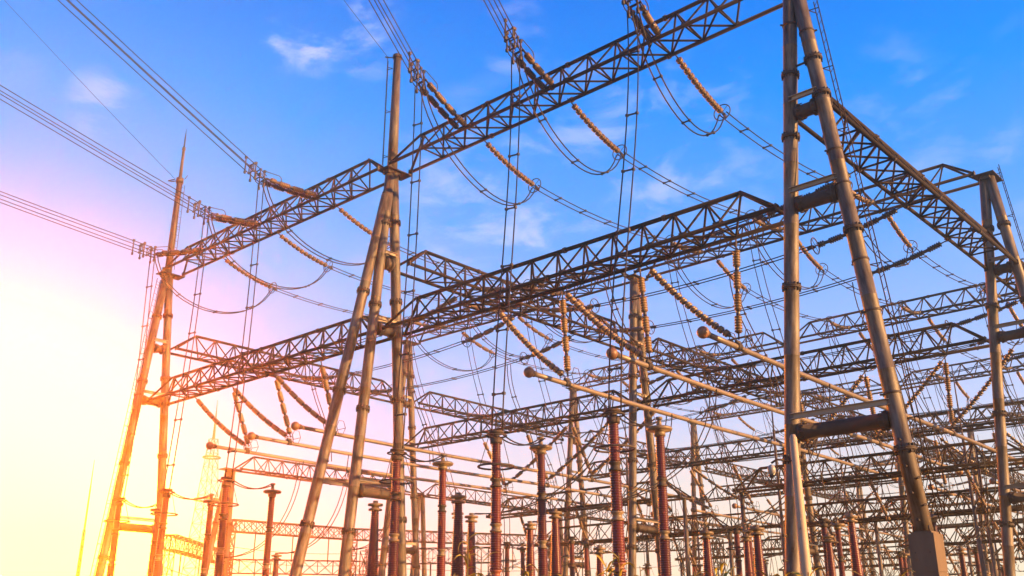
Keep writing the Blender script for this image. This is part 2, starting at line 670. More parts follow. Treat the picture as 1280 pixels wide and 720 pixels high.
# ------------------------------------------------------------------ lattice beams
BW, BH = 1.5, 1.42           # width between the bottom chords, height of the top chord
CHR, BRR = .092, .050
brace_cache = {}


def brace_mesh(p, q, r):
    k = (tuple(round(c, 3) for c in p), tuple(round(c, 3) for c in q), r)
    if k not in brace_cache:
        d = (Vector(q) - Vector(p)).normalized() * .03
        brace_cache[k] = MB().path([Vector(p) + d, Vector(q) - d], r, 5, False).mesh('brace', LATT)
    return brace_cache[k]


def lattice_geom(L):
    n = max(6, round((L - 3.6) / 1.62))
    a = (L - 3.6) / n
    hw = BW / 2
    mem = []
    for i in range(n):
        x0 = 1.8 + i * a
        for s in (-1, 1):
            mem.append((x0, (0, 0, BH), (a / 2, s * hw, 0)))
            mem.append((x0, (a / 2, s * hw, 0), (a, 0, BH)))
        s = 1 if i % 2 else -1
        mem.append((x0, (a / 2, -hw, 0), (a / 2, hw, 0)))
        if i < n - 1:
            mem.append((x0, (a / 2, -s * hw, 0), (a * 1.5, s * hw, 0)))
            mem.append((x0, (a / 2, s * hw, 0), (a * 1.5, -s * hw, 0)))
    return n, a, mem


geom_cache = {}


def beam(p0, p1, label, detail=True):
    p0, p1 = Vector(p0), Vector(p1)
    L = (p1 - p0).length
    yaw = math.atan2(p1.y - p0.y, p1.x - p0.x)
    root = thing('gantry_beam', label, 'lattice beam', p0, (0, 0, yaw), 'lattice beams of the gantries')
    hw = BW / 2
    key = round(L, 2)
    if key not in geom_cache:
        n, a, mem = lattice_geom(L)
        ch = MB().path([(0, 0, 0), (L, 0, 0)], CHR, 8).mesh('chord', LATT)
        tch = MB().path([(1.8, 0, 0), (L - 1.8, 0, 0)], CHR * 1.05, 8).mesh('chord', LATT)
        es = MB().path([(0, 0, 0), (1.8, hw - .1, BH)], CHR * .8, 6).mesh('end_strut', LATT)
        es2 = MB().path([(0, 0, 0), (1.8, -hw + .1, BH)], CHR * .8, 6).mesh('end_strut', LATT)
        jm = MB()
        for sx in (1,):
            jm.lathe([(-.07, .075), (-.07, .135), (.07, .135), (.07, .075)], 10, 'x')
            jm.box((0, 0, 0), (.05, .34, .05))
        jt = jm.mesh('joint_collar', FLG)
        gp = MB().box((0, 0, 0), (.30, .02, .16)).mesh('gusset_plate', FLG)
        lc = MB()
        for x0, p, q in mem:
            lc.path([Vector(p) + Vector((x0, 0, 0)), Vector(q) + Vector((x0, 0, 0))], BRR, 4, False)
        for s in (-1, 1):
            lc.path([(0, s * hw, 0), (1.8, 0, BH)], BRR * 1.5, 4, False)
            lc.path([(L, s * hw, 0), (L - 1.8, 0, BH)], BRR * 1.5, 4, False)
        geom_cache[key] = (n, a, mem, ch, tch, es, es2, jt, gp, lc.mesh('lacing', LATT))
    n, a, mem, ch, tch, es, es2, jt, gp, lc = geom_cache[key]
    part('chord', ch, root, (0, -hw, 0))
    part('chord', ch, root, (0, hw, 0))
    part('chord', tch, root, (0, 0, BH))
    for s in (-1, 1):
        part('end_plate', MB_PLATE, root, (0, s * hw, 0))
        part('end_plate', MB_PLATE, root, (L, s * hw, 0))
    if not detail:
        part('lacing', lc, root, (0, 0, 0), None, None, 'stuff')
        return root
    part('end_strut', es, root, (0, -hw, 0))
    part('end_strut', es2, root, (0, hw, 0))
    part('end_strut', es2, root, (L, -hw, 0), (0, 0, math.pi))
    part('end_strut', es, root, (L, hw, 0), (0, 0, math.pi))
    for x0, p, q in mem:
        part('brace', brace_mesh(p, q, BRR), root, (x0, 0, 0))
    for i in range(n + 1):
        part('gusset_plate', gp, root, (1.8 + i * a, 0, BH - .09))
    if detail == 2:
        for i in range(n):
            for sy in (-hw, hw):
                part('gusset_plate', gp, root, (1.8 + (i + .5) * a, sy, .09))
    for t in (.27, .5, .74):
        for (y, z) in ((-hw, 0), (hw, 0), (0, BH)):
            part('joint_collar', jt, root, (L * t + (.4 if z else 0), y, z))
    return root


MB_PLATE = MB().box((0, 0, 0), (.05, .26, .26)).mesh('end_plate', FLG)
OFFY = .2
for r in range(NROW):
    Y = DY * r + OFFY
    for bay, (xa, xb) in (('ab', (XB, XA)), ('bc', (XC, XB))):
        if r == 5 and bay == 'ab':
            continue
        for z, lv in ((HT, 'upper'), (HB - .15, 'lower')):
            low = z < HT
            i0 = .45 if not low else .5
            x0, x1 = xa + i0, xb - i0
            if low and xb == XA:
                x1 = XA - .098 * (AP - HB) - .3
            beam((x0, Y, z), (x1, Y, z), '%s lattice beam of the %s gantry, spanning its %s' % (lv, ROWN[r], BAYN[bay]), 2 if r == 0 else r < 3)
for r in range(NROW - 1):
    for c, X in (('a', XA), ('b', XB), ('c', XC)):
        if c == 'a' and r > 3:
            continue
        sl = 0 if c == 'a' else (.078 if c == 'b' else .09) * (AP - HC)
        y0, y1 = DY * r + sl + .3, DY * (r + 1) - sl - .3
        beam((X, y0, HC), (X, y1, HC), 'lengthwise lattice beam from %s to %s gantry, at %s column' % (ROWN[r], ROWN[r + 1], COLN[c]), r < 2)


# ------------------------------------------------------------------ insulator strings
def string_profile(L, pitch=.115, group=8):
    prof, mi = [(0, .03), (.18, .035)], [1]
    x = .18
    n = int((L - .36) / pitch)
    for i in range(n):
        dark = (i % group >= (group - 1 if group < 6 else group - 2))
        if dark:
            prof += [(x + .01, .085), (x + pitch * .95, .085)]
            mi += [1, 1]
        else:
            prof += [(x + .012, .112), (x + .026, .160), (x + .058, .156), (x + .078, .120), (x + pitch - .008, .108)]
            mi += [0] * 5
        x += pitch
    prof += [(x + .02, .035), (L, .03)]
    mi += [1, 1]
    return prof, mi[:len(prof) - 1]


def string_mesh(a, b, sag, mats, group=6, scale=1.0, n=12):
    """discs threaded along a sagging line from a to b"""
    a, b = Vector(a), Vector(b)
    L = (b - a).length
    prof, mi = string_profile(L, .115 * scale, group)
    pts, rad = [], []
    for h, r in prof:
        t = h / L
        pts.append(lerp(a, b, t) - Vector((0, 0, 4 * sag * t * (1 - t))))
        rad.append(r * scale)
    # fixed frame rings so that the steep shed profile stays clean
    mb = MB()
    d = (b - a).normalized()
    up = Vector((0, 0, 1)) if abs(d.z) < .9 else Vector((0, 1, 0))
    rings = []
    for i, p in enumerate(pts):
        t = prof[i][0] / L
        tg = (b - a) - Vector((0, 0, 4 * sag * (1 - 2 * t)))
        tg.normalize()
        s = up.cross(tg).normalized()
        u = tg.cross(s)
        rings.append(mb._ring(p, s, u, rad[i], n))
    for j in range(len(rings) - 1):
        for k in range(n):
            k2 = (k + 1) % n
            mb.f.append((rings[j] + k, rings[j] + k2, rings[j + 1] + k2, rings[j + 1] + k))
            mb.m.append(mi[j])
            mb.sm.append(True)
    mb.f.append(tuple(reversed(range(rings[0], rings[0] + n))))
    mb.f.append(tuple(range(rings[-1], rings[-1] + n)))
    mb.m += [1, 1]
    mb.sm += [False, False]
    return mb.mesh('disc_stack', mats)


RINGM = MB().torus((0, 0, 0), .42, .028, (1, 0, 0), 26, 6)
for k in (0, 1, 2, 3):
    t = math.pi / 4 + k * math.pi / 2
    RINGM.path([(0, 0, 0), (0, .42 * math.cos(t), .42 * math.sin(t))], .014, 4, False)
RINGM = RINGM.mesh('grading_ring', FLG)
# race-track loop standing beside the yoke of a double string
LOOPM = MB()
lp = []
for k in range(25):
    t = 2 * math.pi * k / 24
    lp.append(((.38 if math.cos(t) > 0 else -.38) + .24 * math.cos(t), 0, .24 * math.sin(t)))
LOOPM.path(lp, .024, 6, False)
LOOPM = LOOPM.mesh('grading_loop', FLG)


def insulator(a, b, label, group, sag=.15, mats=None, ring=True, cat='insulator string', grp=8, scale=1.0, n=12, two=None):
    a, b = Vector(a), Vector(b)
    root = thing('insulator_string', label, cat, a, None, group)
    d = b - a
    mats = mats or [TAN, BAND]
    if two:
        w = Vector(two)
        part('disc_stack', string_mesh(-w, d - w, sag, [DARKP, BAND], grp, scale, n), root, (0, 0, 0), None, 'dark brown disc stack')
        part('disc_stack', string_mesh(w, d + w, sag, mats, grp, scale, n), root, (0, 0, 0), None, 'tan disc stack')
        for e in (Vector((0, 0, 0)), d):
            part('yoke_plate', MB().bar(e - w * 1.25, e + w * 1.25, .10, .05).mesh('yoke_plate', FLG), root)
        rot = quat_x(d)
        part('grading_loop', LOOPM, root, d * .93 + w * 1.5 + Vector((0, 0, .1)), rot)
        part('grading_loop', LOOPM, root, d * .93 - w * 1.5 + Vector((0, 0, .1)), rot)
    else:
        part('disc_stack', string_mesh((0, 0, 0), d, sag, mats, grp, scale, n), root)
        part('end_fitting', MB().bar((0, 0, 0), d.normalized() * -.35, .05).mesh('end_fitting', FLG), root)
        if ring:
            part('grading_ring', RINGM, root, d * .985, quat_x(d + Vector((0, 0, -4 * -sag))))
            part('end_fitting', MB().bar((0, 0, 0), d.normalized() * .35, .06, .16).mesh('end_fitting', FLG), root, d)
    return root


def wire_thing(name, label, cat, paths, r, group=None, mats=None, spacers=(), n=5):
    root = thing(name, label, cat, paths[0][0], None, group)
    o = Vector(paths[0][0])
    for p in paths:
        part('wire', MB().path([Vector(q) - o for q in p], r, n, True).mesh('wire', WIRE), root)
    for t in spacers:
        i = min(int(t * (len(paths[0]) - 1)), len(paths[0]) - 2)
        f = t * (len(paths[0]) - 1) - i
        ps = [lerp(p[i], p[i + 1], f) - o for p in paths]
        mb = MB()
        if len(ps) == 4:
            for u, v in ((0, 1), (1, 3), (3, 2), (2, 0)):
                mb.bar(ps[u], ps[v], .045)
        else:
            mb.bar(ps[0], ps[1], .05)
        for q in ps:
            mb.box(q, (.10, .10, .10))
        part('spacer', mb.mesh('spacer', FLG), root)
    return root


def twin(pts, w):
    w = Vector(w)
    return [[Vector(p) - w for p in pts], [Vector(p) + w for p in pts]]


PH = {'ab': (6.1, 11.9, 17.9), 'bc': (-18.7, -12.3, -6.2)}
YK0 = {6.1: (6.85, -4.1, 26.85), 11.9: (12.5, -3.4, 26.35), 17.9: (18.5, -2.9, 26.2),
       -6.2: (-6.2, -4.1, 25.9), -12.3: (-12.2, -3.9, 25.6), -18.7: (-18.4, -3.9, 24.75)}
LINE = {6.1: (.43, -1, .30), 11.9: (.33, -1, .35), 17.9: (.30, -1, .33), -6.2: (.12, -1, .385), -12.3: (.03, -1, .235), -18.7: (-.13, -1, .155)}
EQX = {6.1: 9.52, 11.9: 14.7, 17.9: 19.79, -6.2: -2.19, -12.3: -7.71, -18.7: -12.37}
UX = Vector((1, 0, 0))

for r in range(NROW):
    Y = DY * r + OFFY
    for bay in ('ab', 'bc'):
        if r == 5 and bay == 'ab':
            continue
        for k, x in enumerate(PH[bay]):
            w = '%s gantry, %s, %s' % (ROWN[r], BAYN[bay], PHN[(bay, k)])
            detail = r < 3
            nn = 12 if r < 2 else 8
            # side facing the camera
            if r == 0:
                a = Vector((x, Y - .8, 26.1))
                b = Vector(YK0[x])
                insulator(a, b, 'double tan and dark tension insulator, ' + w, 'double tension insulators of the incoming lines', .08, None, True, 'insulator string', 8, 1.0, 12,
                          (.26, 0, 0))
                d = Vector(LINE[x])
                far = b + d * 40
                q = []
                for sx, sz in ((-.23, -.23), (.23, -.23), (-.23, .23), (.23, .23)):
                    o = Vector((sx, 0, sz))
                    q.append([b + o * .8] + [lerp(b, far, t) + o * (1 if t else .8) - Vector((0, 0, 1.6 * t * (1 - t))) for t in (.012, .05, .1, .15, .2, .3, .4, .55, .7, .85, 1)])
                wire_thing('line_conductor', 'four-wire incoming bundle rising from ' + w, 'power line', q, .026, 'incoming four-wire bundles', None, (.09, .12))
                # rods and clamps at the yoke: short vertical hangers
                hg = thing('line_hardware', 'cluster of clamp rods under the wire bundle, ' + w, 'clamp', b, None, 'clamp rods at the incoming bundles')
                for sx, t in ((-.23, .2), (.23, .2), (-.23, .9), (.23, .9), (0, 1.5)):
                    p = d.normalized() * t + Vector((sx, 0, -.1))
                    part('clamp_rod', MB().path([p + Vector((0, 0, .45)), p + Vector((0, 0, -.55))], .04, 6).box(p + Vector((0, 0, .4)), (.12, .12, .14)).box(p + Vector((0, 0, -.5)), (.10, .10, .16)).mesh('clamp_rod', FLG), hg)
                front = b
                # dropper to the post below
                ex = EQX[x]
                top = b + Vector((0, -.2, -.3))
                end = Vector((ex, -7, 8.25))
                pts = bez(top, top + Vector((0, .1, -6)), end + Vector((0, .3, 6)), end, 18)
                wire_thing('dropper', 'pair of long vertical wires below ' + w, 'dropper wire', twin(pts, (.2, .05, 0)), .028, 'vertical dropper pairs', None,
                           (.12, .3, .46, .62, .78, .92))
                low = 22.0
            else:
                a = Vector((x, Y - .8, 26.0))
                front = Vector((x, Y - 4.9, 25.55))
                insulator(a, front, 'tan tension insulator on the camera side of ' + w, 'tension insulators facing the camera', .22, None, detail, 'insulator string', 8, 1.0, nn)
                low = 22.4
                if r < 5:
                    ex = EQX[x]
                    top = front + Vector((0, 0, -.2))
                    end = Vector((ex, DY * r - 5, 7.4))
                    wire_thing('dropper', 'pair of long vertical wires below ' + w, 'dropper wire', twin(bez(top, top + Vector((0, .1, -6)), end + Vector((0, .3, 6)), end, 12), (.2, .05, 0)), .026,
                               'vertical dropper pairs', None, (.15, .4, .65, .9) if detail else ())
            # far side
            rear = Vector((x - .3, Y + 5.2, 25.0))
            insulator((x, Y + .9, 25.95), rear, 'sagging tan tension insulator behind the ' + w, 'tension insulators behind the beams', .16, None, detail, 'insulator string', 3 if r == 0 else 8, 1.0, nn)
            # jumper loop under the beam
            pts = bez(front, front + Vector((0, .6, -3.6)), (x - .1, Y + 3.3, low - 1.0), rear + Vector((0, -.1, -.1)), 20)
            wire_thing('jumper_loop', 'twin wire jumper loop under the beam, ' + w, 'jumper wire', twin(pts, (.17, 0, 0)), .034, 'jumper loops', None, (.3, .55, .8) if detail else ())
            # span to the next gantry
            if r < NROW - 1 and not (r == 4 and bay == 'ab'):
                nxt = Vector((x, DY * (r + 1) + OFFY - 4.9, 25.55))
                wire_thing('span_wire', 'twin wires spanning away from the ' + w, 'power line', twin(sagged(rear, nxt, .45), (.2, 0, 0)), .031, 'twin wire spans between gantries', None,
                           (.15, .32, .5, .68, .85) if detail else ())
# earth wires
single('earth_wire', MB().path(sagged((-24.3, -.3, 33.3), (-24.3, -17.2, 43.8), .15), .016, 5).mesh('earth_wire', WIRE), 'thin single earth wire rising from the lightning rod mast', 'earth wire')
single('earth_wire', MB().path(sagged((-.4, -.4, 33.2), (-.4, -16.2, 43.6), .15), .016, 5).mesh('earth_wire', WIRE), 'thin single earth wire rising from the plain mast top', 'earth wire')

# ------------------------------------------------------------------ cross spans at the lengthwise beams
CY = (6.2, 11.2, 16.8)
for r in range(5):
    for k, yy in enumerate(CY):
        Y = DY * r + yy
        pos = ('nearer one', 'mid one', 'farther one')[k]
        for bay, x0, x1 in (('ab', XB, XA), ('bc', XC, XB)):
            w = 'beyond %s gantry, %s, %s' % (ROWN[r], BAYN[bay], pos)
            if r == 4 and bay == 'ab':
                continue
            zz = HC - .1
            lft = Vector((x0 + 5.3, Y, zz - .75))
            rgt = Vector((x1 - 5.3, Y, zz - .75))
            nn = 12 if r == 0 else 8
            insulator((x0 + .95, Y, zz), lft, 'tan crosswise insulator, sunset end of span ' + w, 'crosswise insulators', .12, None, r < 2, 'insulator string', 8, 1.0, nn)
            insulator((x1 - .95, Y, zz), rgt, 'crosswise insulator, blue-sky end of span ' + w, 'crosswise insulators', .12, [DARKP, BAND] if bay == 'ab' else None, r < 2, 'insulator string', 8, 1.0, nn)  # shade put into the colour of these strings in the blue-sky bay
            wire_thing('span_wire', 'twin crosswise wires ' + w, 'power line', twin(sagged(lft, rgt, .25), (0, .18, 0)), .031, 'crosswise wire spans', None, (.2, .5, .8) if r == 0 else ())

# ------------------------------------------------------------------ tube buses hung on V strings
TX = {'ab': (11.35, 15.7, 19.85), 'bc': (-13.5, -9.25, -5.15)}
ZT = 12.1
VT = {11.35: (7.3, 10.95), 15.7: (11.4, 15.3), 19.85: (16.0, 19.95), -13.5: (-19.9, -16.1), -9.25: (-15.5, -11.5), -5.15: (-10.95, -7.0)}
YTUBES = ((-1.5, 36.8, (0, 1)), (43.5, 82.5, (2, 3)), (89.0, 128, (4, 5)))
CLAMPT = MB().box((0, 0, .16), (.10, .30, .14)).lathe([(-.14, .11), (-.14, .155), (.14, .155), (.14, .11)], 12, 'y').mesh('tube_clamp', FLG)
BASKET = MB()
for s in (-1, 1):
    hexa = [(s * .34, .30 * math.cos(math.pi * k / 3), .10 + .42 * math.sin(math.pi * k / 3) + .2) for k in range(7)]
    BASKET.path(hexa, .018, 5, False)
for k in (0, 3):
    BASKET.path([(-.34, .30 * math.cos(math.pi * k / 3), .30), (.34, .30 * math.cos(math.pi * k / 3), .30)], .018, 5, False)
BASKET = BASKET.mesh('shield_ring', FLG)
for ti, (y0, y1, rows) in enumerate(YTUBES):
    for bay in ('ab', 'bc'):
        if ti == 2 and bay == 'ab':
            continue
        for k, x in enumerate(TX[bay]):
            L = y1 - y0
            near = ('first', 'second', 'third')[ti]
            root = thing('tube_busbar', 'ball-ended metal tube busbar, %s length from the front, %s, %s' % (near, BAYN[bay], PHN[(bay, k)]), 'busbar', (x, y0, ZT), None, 'ball-ended tube busbars')
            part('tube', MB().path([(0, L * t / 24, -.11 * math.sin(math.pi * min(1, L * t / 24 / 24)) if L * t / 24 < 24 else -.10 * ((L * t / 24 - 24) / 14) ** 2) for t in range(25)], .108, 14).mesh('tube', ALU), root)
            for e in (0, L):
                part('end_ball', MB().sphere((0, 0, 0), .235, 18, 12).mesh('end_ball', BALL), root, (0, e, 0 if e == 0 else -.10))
                part('end_collar', MB().lathe([(-.05, .11), (-.05, .15), (.12, .14), (.2, .11)], 12, 'y').mesh('end_collar', FLG), root, (0, e + (.22 if e == 0 else -.42), 0))
            for rr in rows:
                Y = DY * rr
                yj = Y + 1.0
                if yj > y1:
                    continue
                part('tube_clamp', CLAMPT, root, (0, yj - y0, 0))
                part('shield_ring', BASKET, root, (0, yj - y0 + .25, 0))
                tl, tr = VT[x]
                if rr % 2:
                    tl = 2 * x - tl
                w = '%s lower beam, %s, %s' % (ROWN[rr], BAYN[bay], PHN[(bay, k)])
                nn = 12 if rr < 2 else 8
                insulator((tl, Y + .95, HB - .4), (x - .12, yj, ZT + .35), 'slack slanting insulator to tube busbar, ' + w, 'slanting insulators over the tubes', .22, [TAN, BAND], False, 'insulator string',
                          3 if bay == 'ab' else 8, .95, nn)
                insulator((tr, Y + 1.3, HB - .4), (x, yj + .1, ZT + .3), 'upright insulator holding tube busbar, ' + w, 'upright insulators over the tubes', 0, [TAN, BAND], False, 'insulator string', 8, 1.0, nn)
# wires dropping from the cross spans to the tubes
for bay in ('ab', 'bc'):
    for r in (0, 1):
        for k, x in enumerate(TX[bay]):
            Y = DY * r + CY[k]
            top = Vector((x - 1.5, Y, HC - 1.05))
            end = Vector((x, Y + 1, ZT + .15))
            pts = bez(top, top + Vector((0, 0, -3)), end + Vector((-.2, 0, 3)), end, 12)
            wire_thing('dropper', 'wire pair from crosswise span to tube, behind %s gantry, %s, %s' % (ROWN[r], BAYN[bay], PHN[(bay, k)]), 'dropper wire',
                       twin(pts, (.16, 0, 0)), .030, 'droppers to the tubes', None, (.3, .65))


# ------------------------------------------------------------------ porcelain posts
def porcelain(z0, z1, r0, r1, pitch=.075, n=14):
    """corrugated shed profile between two heights"""
    prof = []
    k = max(3, int((z1 - z0) / pitch))
    p = (z1 - z0) / k
    for i in range(k):
        z = z0 + i * p
        rr = r0 + (r1 - r0) * i / k
        prof += [(z, rr * .87), (z + p * .4, rr), (z + p * .55, rr), (z + p * .98, rr * .87)]
    return MB().lathe(prof, n).mesh('porcelain_section', RED)


post_cache = {}


def post(kind, x, y, zt, label, group, n=14):
    """kind: ringed = four sections with a grading ring; disc = plain disc top; taper = single tapered body"""
    root = thing('insulator_post', label, 'insulator post', (x, y, 0), (random.uniform(-.007, .007), random.uniform(-.007, .007), random.uniform(0, 6)), group)
    ck = (kind, round(zt, 2), n)
    if ck not in post_cache:
        P = []
        if kind == 'ringed':
            zb, r, ns = zt - 6.0, .19, 4
        elif kind == 'disc':
            zb, r, ns = zt - 5.2, .168, 3
        else:
            zb, r, ns = max(1.6, zt - 3.6), .17, 1
        h = (zt - zb) / ns
        for i in range(ns):
            a, b = zb + i * h, zb + (i + 1) * h
            if kind == 'taper':
                P.append(('porcelain_section', porcelain(a + .12, b - .25, .28, .15, .075, n)))
            else:
                rr = r * (1.12 - .08 * i)
                P.append(('porcelain_section', porcelain(a + .15, b - .15, rr, rr * .96, .075, n)))
            cm = MB().lathe([(a - .14, r * .8), (a - .14, r * 1.08), (a - .09, r * 1.12), (a - .05, r * .8), (a + .05, r * .8), (a + .09, r * 1.12), (a + .14, r * 1.08), (a + .14, r * .8)], n)
            P.append(('joint', cm.mesh('joint', (BANDY, BANDO, BANDY, FLG)[(i + (0 if kind == 'ringed' else 1)) % 4 if i else 0])))
        if kind == 'ringed':
            t = MB().lathe([(zt - .16, r * .8), (zt - .16, r * 1.1), (zt + .02, r * 1.1), (zt + .02, r * .7), (zt + .2, r * .6), (zt + .2, r * 1.4), (zt + .27, r * 1.4)], n)
            P.append(('terminal', t.mesh('terminal', FLG)))
            t = MB().torus((0, 0, zt - .95), .62, .035, (0, 0, 1), 32, 6)
            P.append(('grading_ring', t.mesh('grading_ring', FLG)))
            t = MB().torus((0, 0, zt + .12), .36, .03, (0, 0, 1), 24, 6)
            for k in range(3):
                u = 2 * math.pi * k / 3 + .4
                t.path([(.28 * math.cos(u), .28 * math.sin(u), zt + .12), (.62 * math.cos(u), .62 * math.sin(u), zt - .95)], .014, 4, False)
            P.append(('ring_bracket', t.mesh('ring_bracket', FLG)))
        elif kind == 'disc':
            t = MB().lathe([(zt - .16, r * .8), (zt - .16, r * 1.15), (zt + .0, r * 1.15), (zt + .02, .16), (zt + .03, .42), (zt + .10, .45), (zt + .15, .40), (zt + .16, .1), (zt + .42, .06), (zt + .42, .12), (zt + .5, .12)], 18)
            P.append(('disc_cap', t.mesh('disc_cap', BANDY)))
        else:
            t = MB().lathe([(zt - .26, .15), (zt - .26, .27), (zt - .2, .27), (zt - .16, .15), (zt - .10, .15), (zt - .08, .30), (zt, .30), (zt + .03, .1), (zt + .12, .1)], 14)
            P.append(('head', t.mesh('head', BANDY)))
        s = MB().lathe([(0, .34), (.06, .34), (.06, .17), (zb - .3, .17), (zb - .3, .30), (zb - .14, .30)], 12)
        P.append(('pedestal', s.mesh('pedestal', STEEL)))
        P.append(('footing', MB().box((0, 0, .12), (.9, .9, .24)).mesh('footing', CONC)))
        post_cache[ck] = P
    for nm, me in post_cache[ck]:
        part(nm, me, root)
    return root


RX = {'ab': (9.52, 14.7, 19.79), 'bc': (-12.37, -7.71, -2.19)}
DX = {'ab': (8.41, 13.77, 19.03), 'bc': (-14.9, -9.42, -3.81)}
for r in range(4):
    for bay in ('ab', 'bc'):
        for k in range(3):
            w = '%s gantry, %s, %s' % (ROWN[r], BAYN[bay], PHN[(bay, k)])
            nn = 14 if r == 0 else 8
            zt = 8.05 if bay == 'ab' else 8.2
            dr = 0 if r == 0 else .9
            x, y = RX[bay][k], DY * r - 7 + (2.0 if r else 0)
            post('ringed', x, y, zt - dr, 'tall red-brown insulator post with ring, before ' + w, 'ringed insulator posts', nn)
            x2, y2 = DX[bay][k], DY * r - 3.5 + (2.0 if r else 0)
            post('disc', x2, y2, 8.25 - dr, 'red-brown insulator post with disc cap, before ' + w, 'disc-capped insulator posts', nn)
            if r < 2:
                a, b = Vector((x, y, zt - dr + .25)), Vector((x2, y2, 8.7 - dr))
                wire_thing('jumper_wire', 'drooping wires from ring post to disc post, ' + w, 'jumper wire', twin(sagged(a, b, .35, 10), (.1, .05, 0)), .028, 'wires between the posts')
TAPER = [(7.6, -6.4, 6.5), (7.6, -1.0, 6.5), (7.4, 3.0, 6.5), (11.66, -5.8, 6.5), (11.2, .3, 6.5), (9.2, 5.8, 5.5), (16.8, 2.8, 5.5), (19.0, 2.8, 5.5), (11.85, 14.7, 6.5),
         (15.0, 17.5, 6.5), (19.7, 9.9, 6.5), (-16, 1.5, 6.0), (-11, 2.0, 6.0), (-6, 3.0, 6.0), (3.7, 2.0, 7.2)]
ORD = ['beside the three-legged column', 'slimmer one between first disc post and second ring post', 'just left of the middle disc-capped post', 'stout front one right of first disc post',
       'just right of the middle disc-capped post', 'short one left of the third ring post', 'first one right of the last disc-capped post', 'stout one close to the big straight leg',
       'slim one left of the big straight leg', 'left one between the big splayed legs', 'right one between the big splayed legs', 'lowest one farthest into the glow',
       'low one under the glowing disc-capped post', 'low one behind the leaning legs', 'hidden right behind the stout front one']
for (x, y, z), o in zip(TAPER, ORD):
    post('taper', x, y, z, 'tapered red-brown porcelain post, ' + o, 'tapered porcelain posts', 12)
for r in (1, 2, 3):
    for bay, xs in (('ab', (6.5, 12.5, 18.5)), ('bc', (-17.5, -11.5, -5.5))):
        for k, x in enumerate(xs):
            post('taper', x, DY * r + 3.5, 6.2, 'tapered porcelain post behind the %s gantry, %s, %s' % (ROWN[r], BAYN[bay], PHN[(bay, k)]), 'tapered porcelain posts', 8)
            if r == 1:
                a = Vector((TX[bay][k], DY * r + 8, ZT - .1))
                b = Vector((x, DY * r + 3.5, 6.3))
                wire_thing('dropper', 'curved wire pair from tube to post behind second gantry, %s, %s' % (BAYN[bay], PHN[(bay, k)]), 'dropper wire',
                           twin(bez(a, a + Vector((0, .2, -3.5)), b + Vector((.2, 2.2, .3)), b, 12), (.1, .05, 0)), .028, 'curved droppers')
# curved droppers from the front tubes to the first tapered posts
for i, (tx, ty, tg) in enumerate(((11.35, 9.0, (7.4, 3.0, 6.6)), (11.35, 4.0, (7.6, -1.0, 6.6)), (15.7, 6.0, (11.2, .3, 6.6)), (19.85, 8.5, (16.8, 2.8, 5.6)), (-5.15, 6.0, (-6, 3.0, 6.1)), (-9.25, 5.5, (-11, 2, 6.1)),
                                 (-13.5, 5.0, (-16, 1.5, 6.1)))):
    a, b = Vector((tx, ty, ZT - .1)), Vector(tg)
    wire_thing('dropper', 'curved wire pair from front tube to tapered post %s' % ('third along from three-legged column', 'second along from three-legged column', 'behind the disc-capped trio',
               'beside the big column', 'in the glow nearest the three-legged column', 'middle one in the glow', 'farthest into the glow')[i], 'dropper wire',
               twin(bez(a, a + Vector((-.3, 0, -4.2)), b + Vector((1.8, 1.2, -.2)), b, 14), (.13, .05, 0)), .028, 'curved droppers')

# ------------------------------------------------------------------ low bus portals in the yard behind
for r in range(1, 5):
    for bay, (xa, xb) in (('ab', (XB, XA)), ('bc', (XC, XB))):
        if r == 4 and bay == 'ab':
            continue
        for q, (dy, z) in enumerate(((8.6, 11.4), (14.8, 9.4))):
            Y = DY * r + dy
            w = '%s, beyond %s gantry, %s' % (('taller portal', 'lower portal')[q], ROWN[r], BAYN[bay])
            beam((xa + 2.2, Y, z), (xb - 2.2, Y, z), 'slim bus portal beam of the ' + w, False)
            for e, x in (('sunset side', xa + 2.4), ('blue-sky side', xb - 2.4)):
                rt = thing('portal_post', 'slim tube post, %s of %s' % (e, w), 'post', (x, Y, 0), None, 'slim posts of the bus portals')
                part('shaft', MB().lathe([(0, .2), (z - .1, .15)], 10).mesh('shaft', STEEL), rt)
                part('head_plate', MB().box((0, 0, z - .09), (.5, 1.7, .06)).mesh('head_plate', FLG), rt)
            for k in range(3):
                x = xa + 6 + 6 * k
                insulator((x, Y - .7, z - .1), (x + .9, Y - .3, z - 3.0), 'hanging insulator under %s, %s' % (w, ('sunset side', 'centre', 'blue-sky side')[k]), 'hanging insulators of the bus portals', .05, None, False, 'insulator string', 8, .9, 6)
                a = Vector((x + .9, Y - .3, z - 3.0))
                b = Vector((TX[bay][k], Y - 3.5, ZT - .1))
                wire_thing('dropper', 'wire pair from tube to insulator under %s, %s' % (w, ('sunset side', 'centre', 'blue-sky side')[k]), 'dropper wire',
                           twin(bez(b, b + Vector((0, .3, -4.5)), a + Vector((-.4, -2.0, -1.5)), a, 10), (.14, .05, 0)), .030, 'droppers of the bus portals')
for i, (x, y, h) in enumerate(((4.5, 33, 21), (16.5, 36, 19), (-9, 33.5, 20), (10.5, 58, 22), (-3.5, 62, 21), (-18, 58, 20), (3, 84, 23))):
    rt = thing('lightning_mast', 'thin yard mast %s' % ('just left of the big straight leg', 'just right of the concrete pier', 'at the foot of the second middle column', 'second one right of the concrete pier',
               'between the big splayed legs', 'right of the last disc-capped post', 'third one right of the concrete pier')[i], 'mast', (x, y, 0), None, 'thin masts in the yard behind')
    part('mast_tube', MB().lathe([(0, .17), (h * .4, .14), (h * .4, .11), (h * .75, .09), (h * .75, .06), (h, .03)], 8).mesh('mast_tube', STEEL), rt)

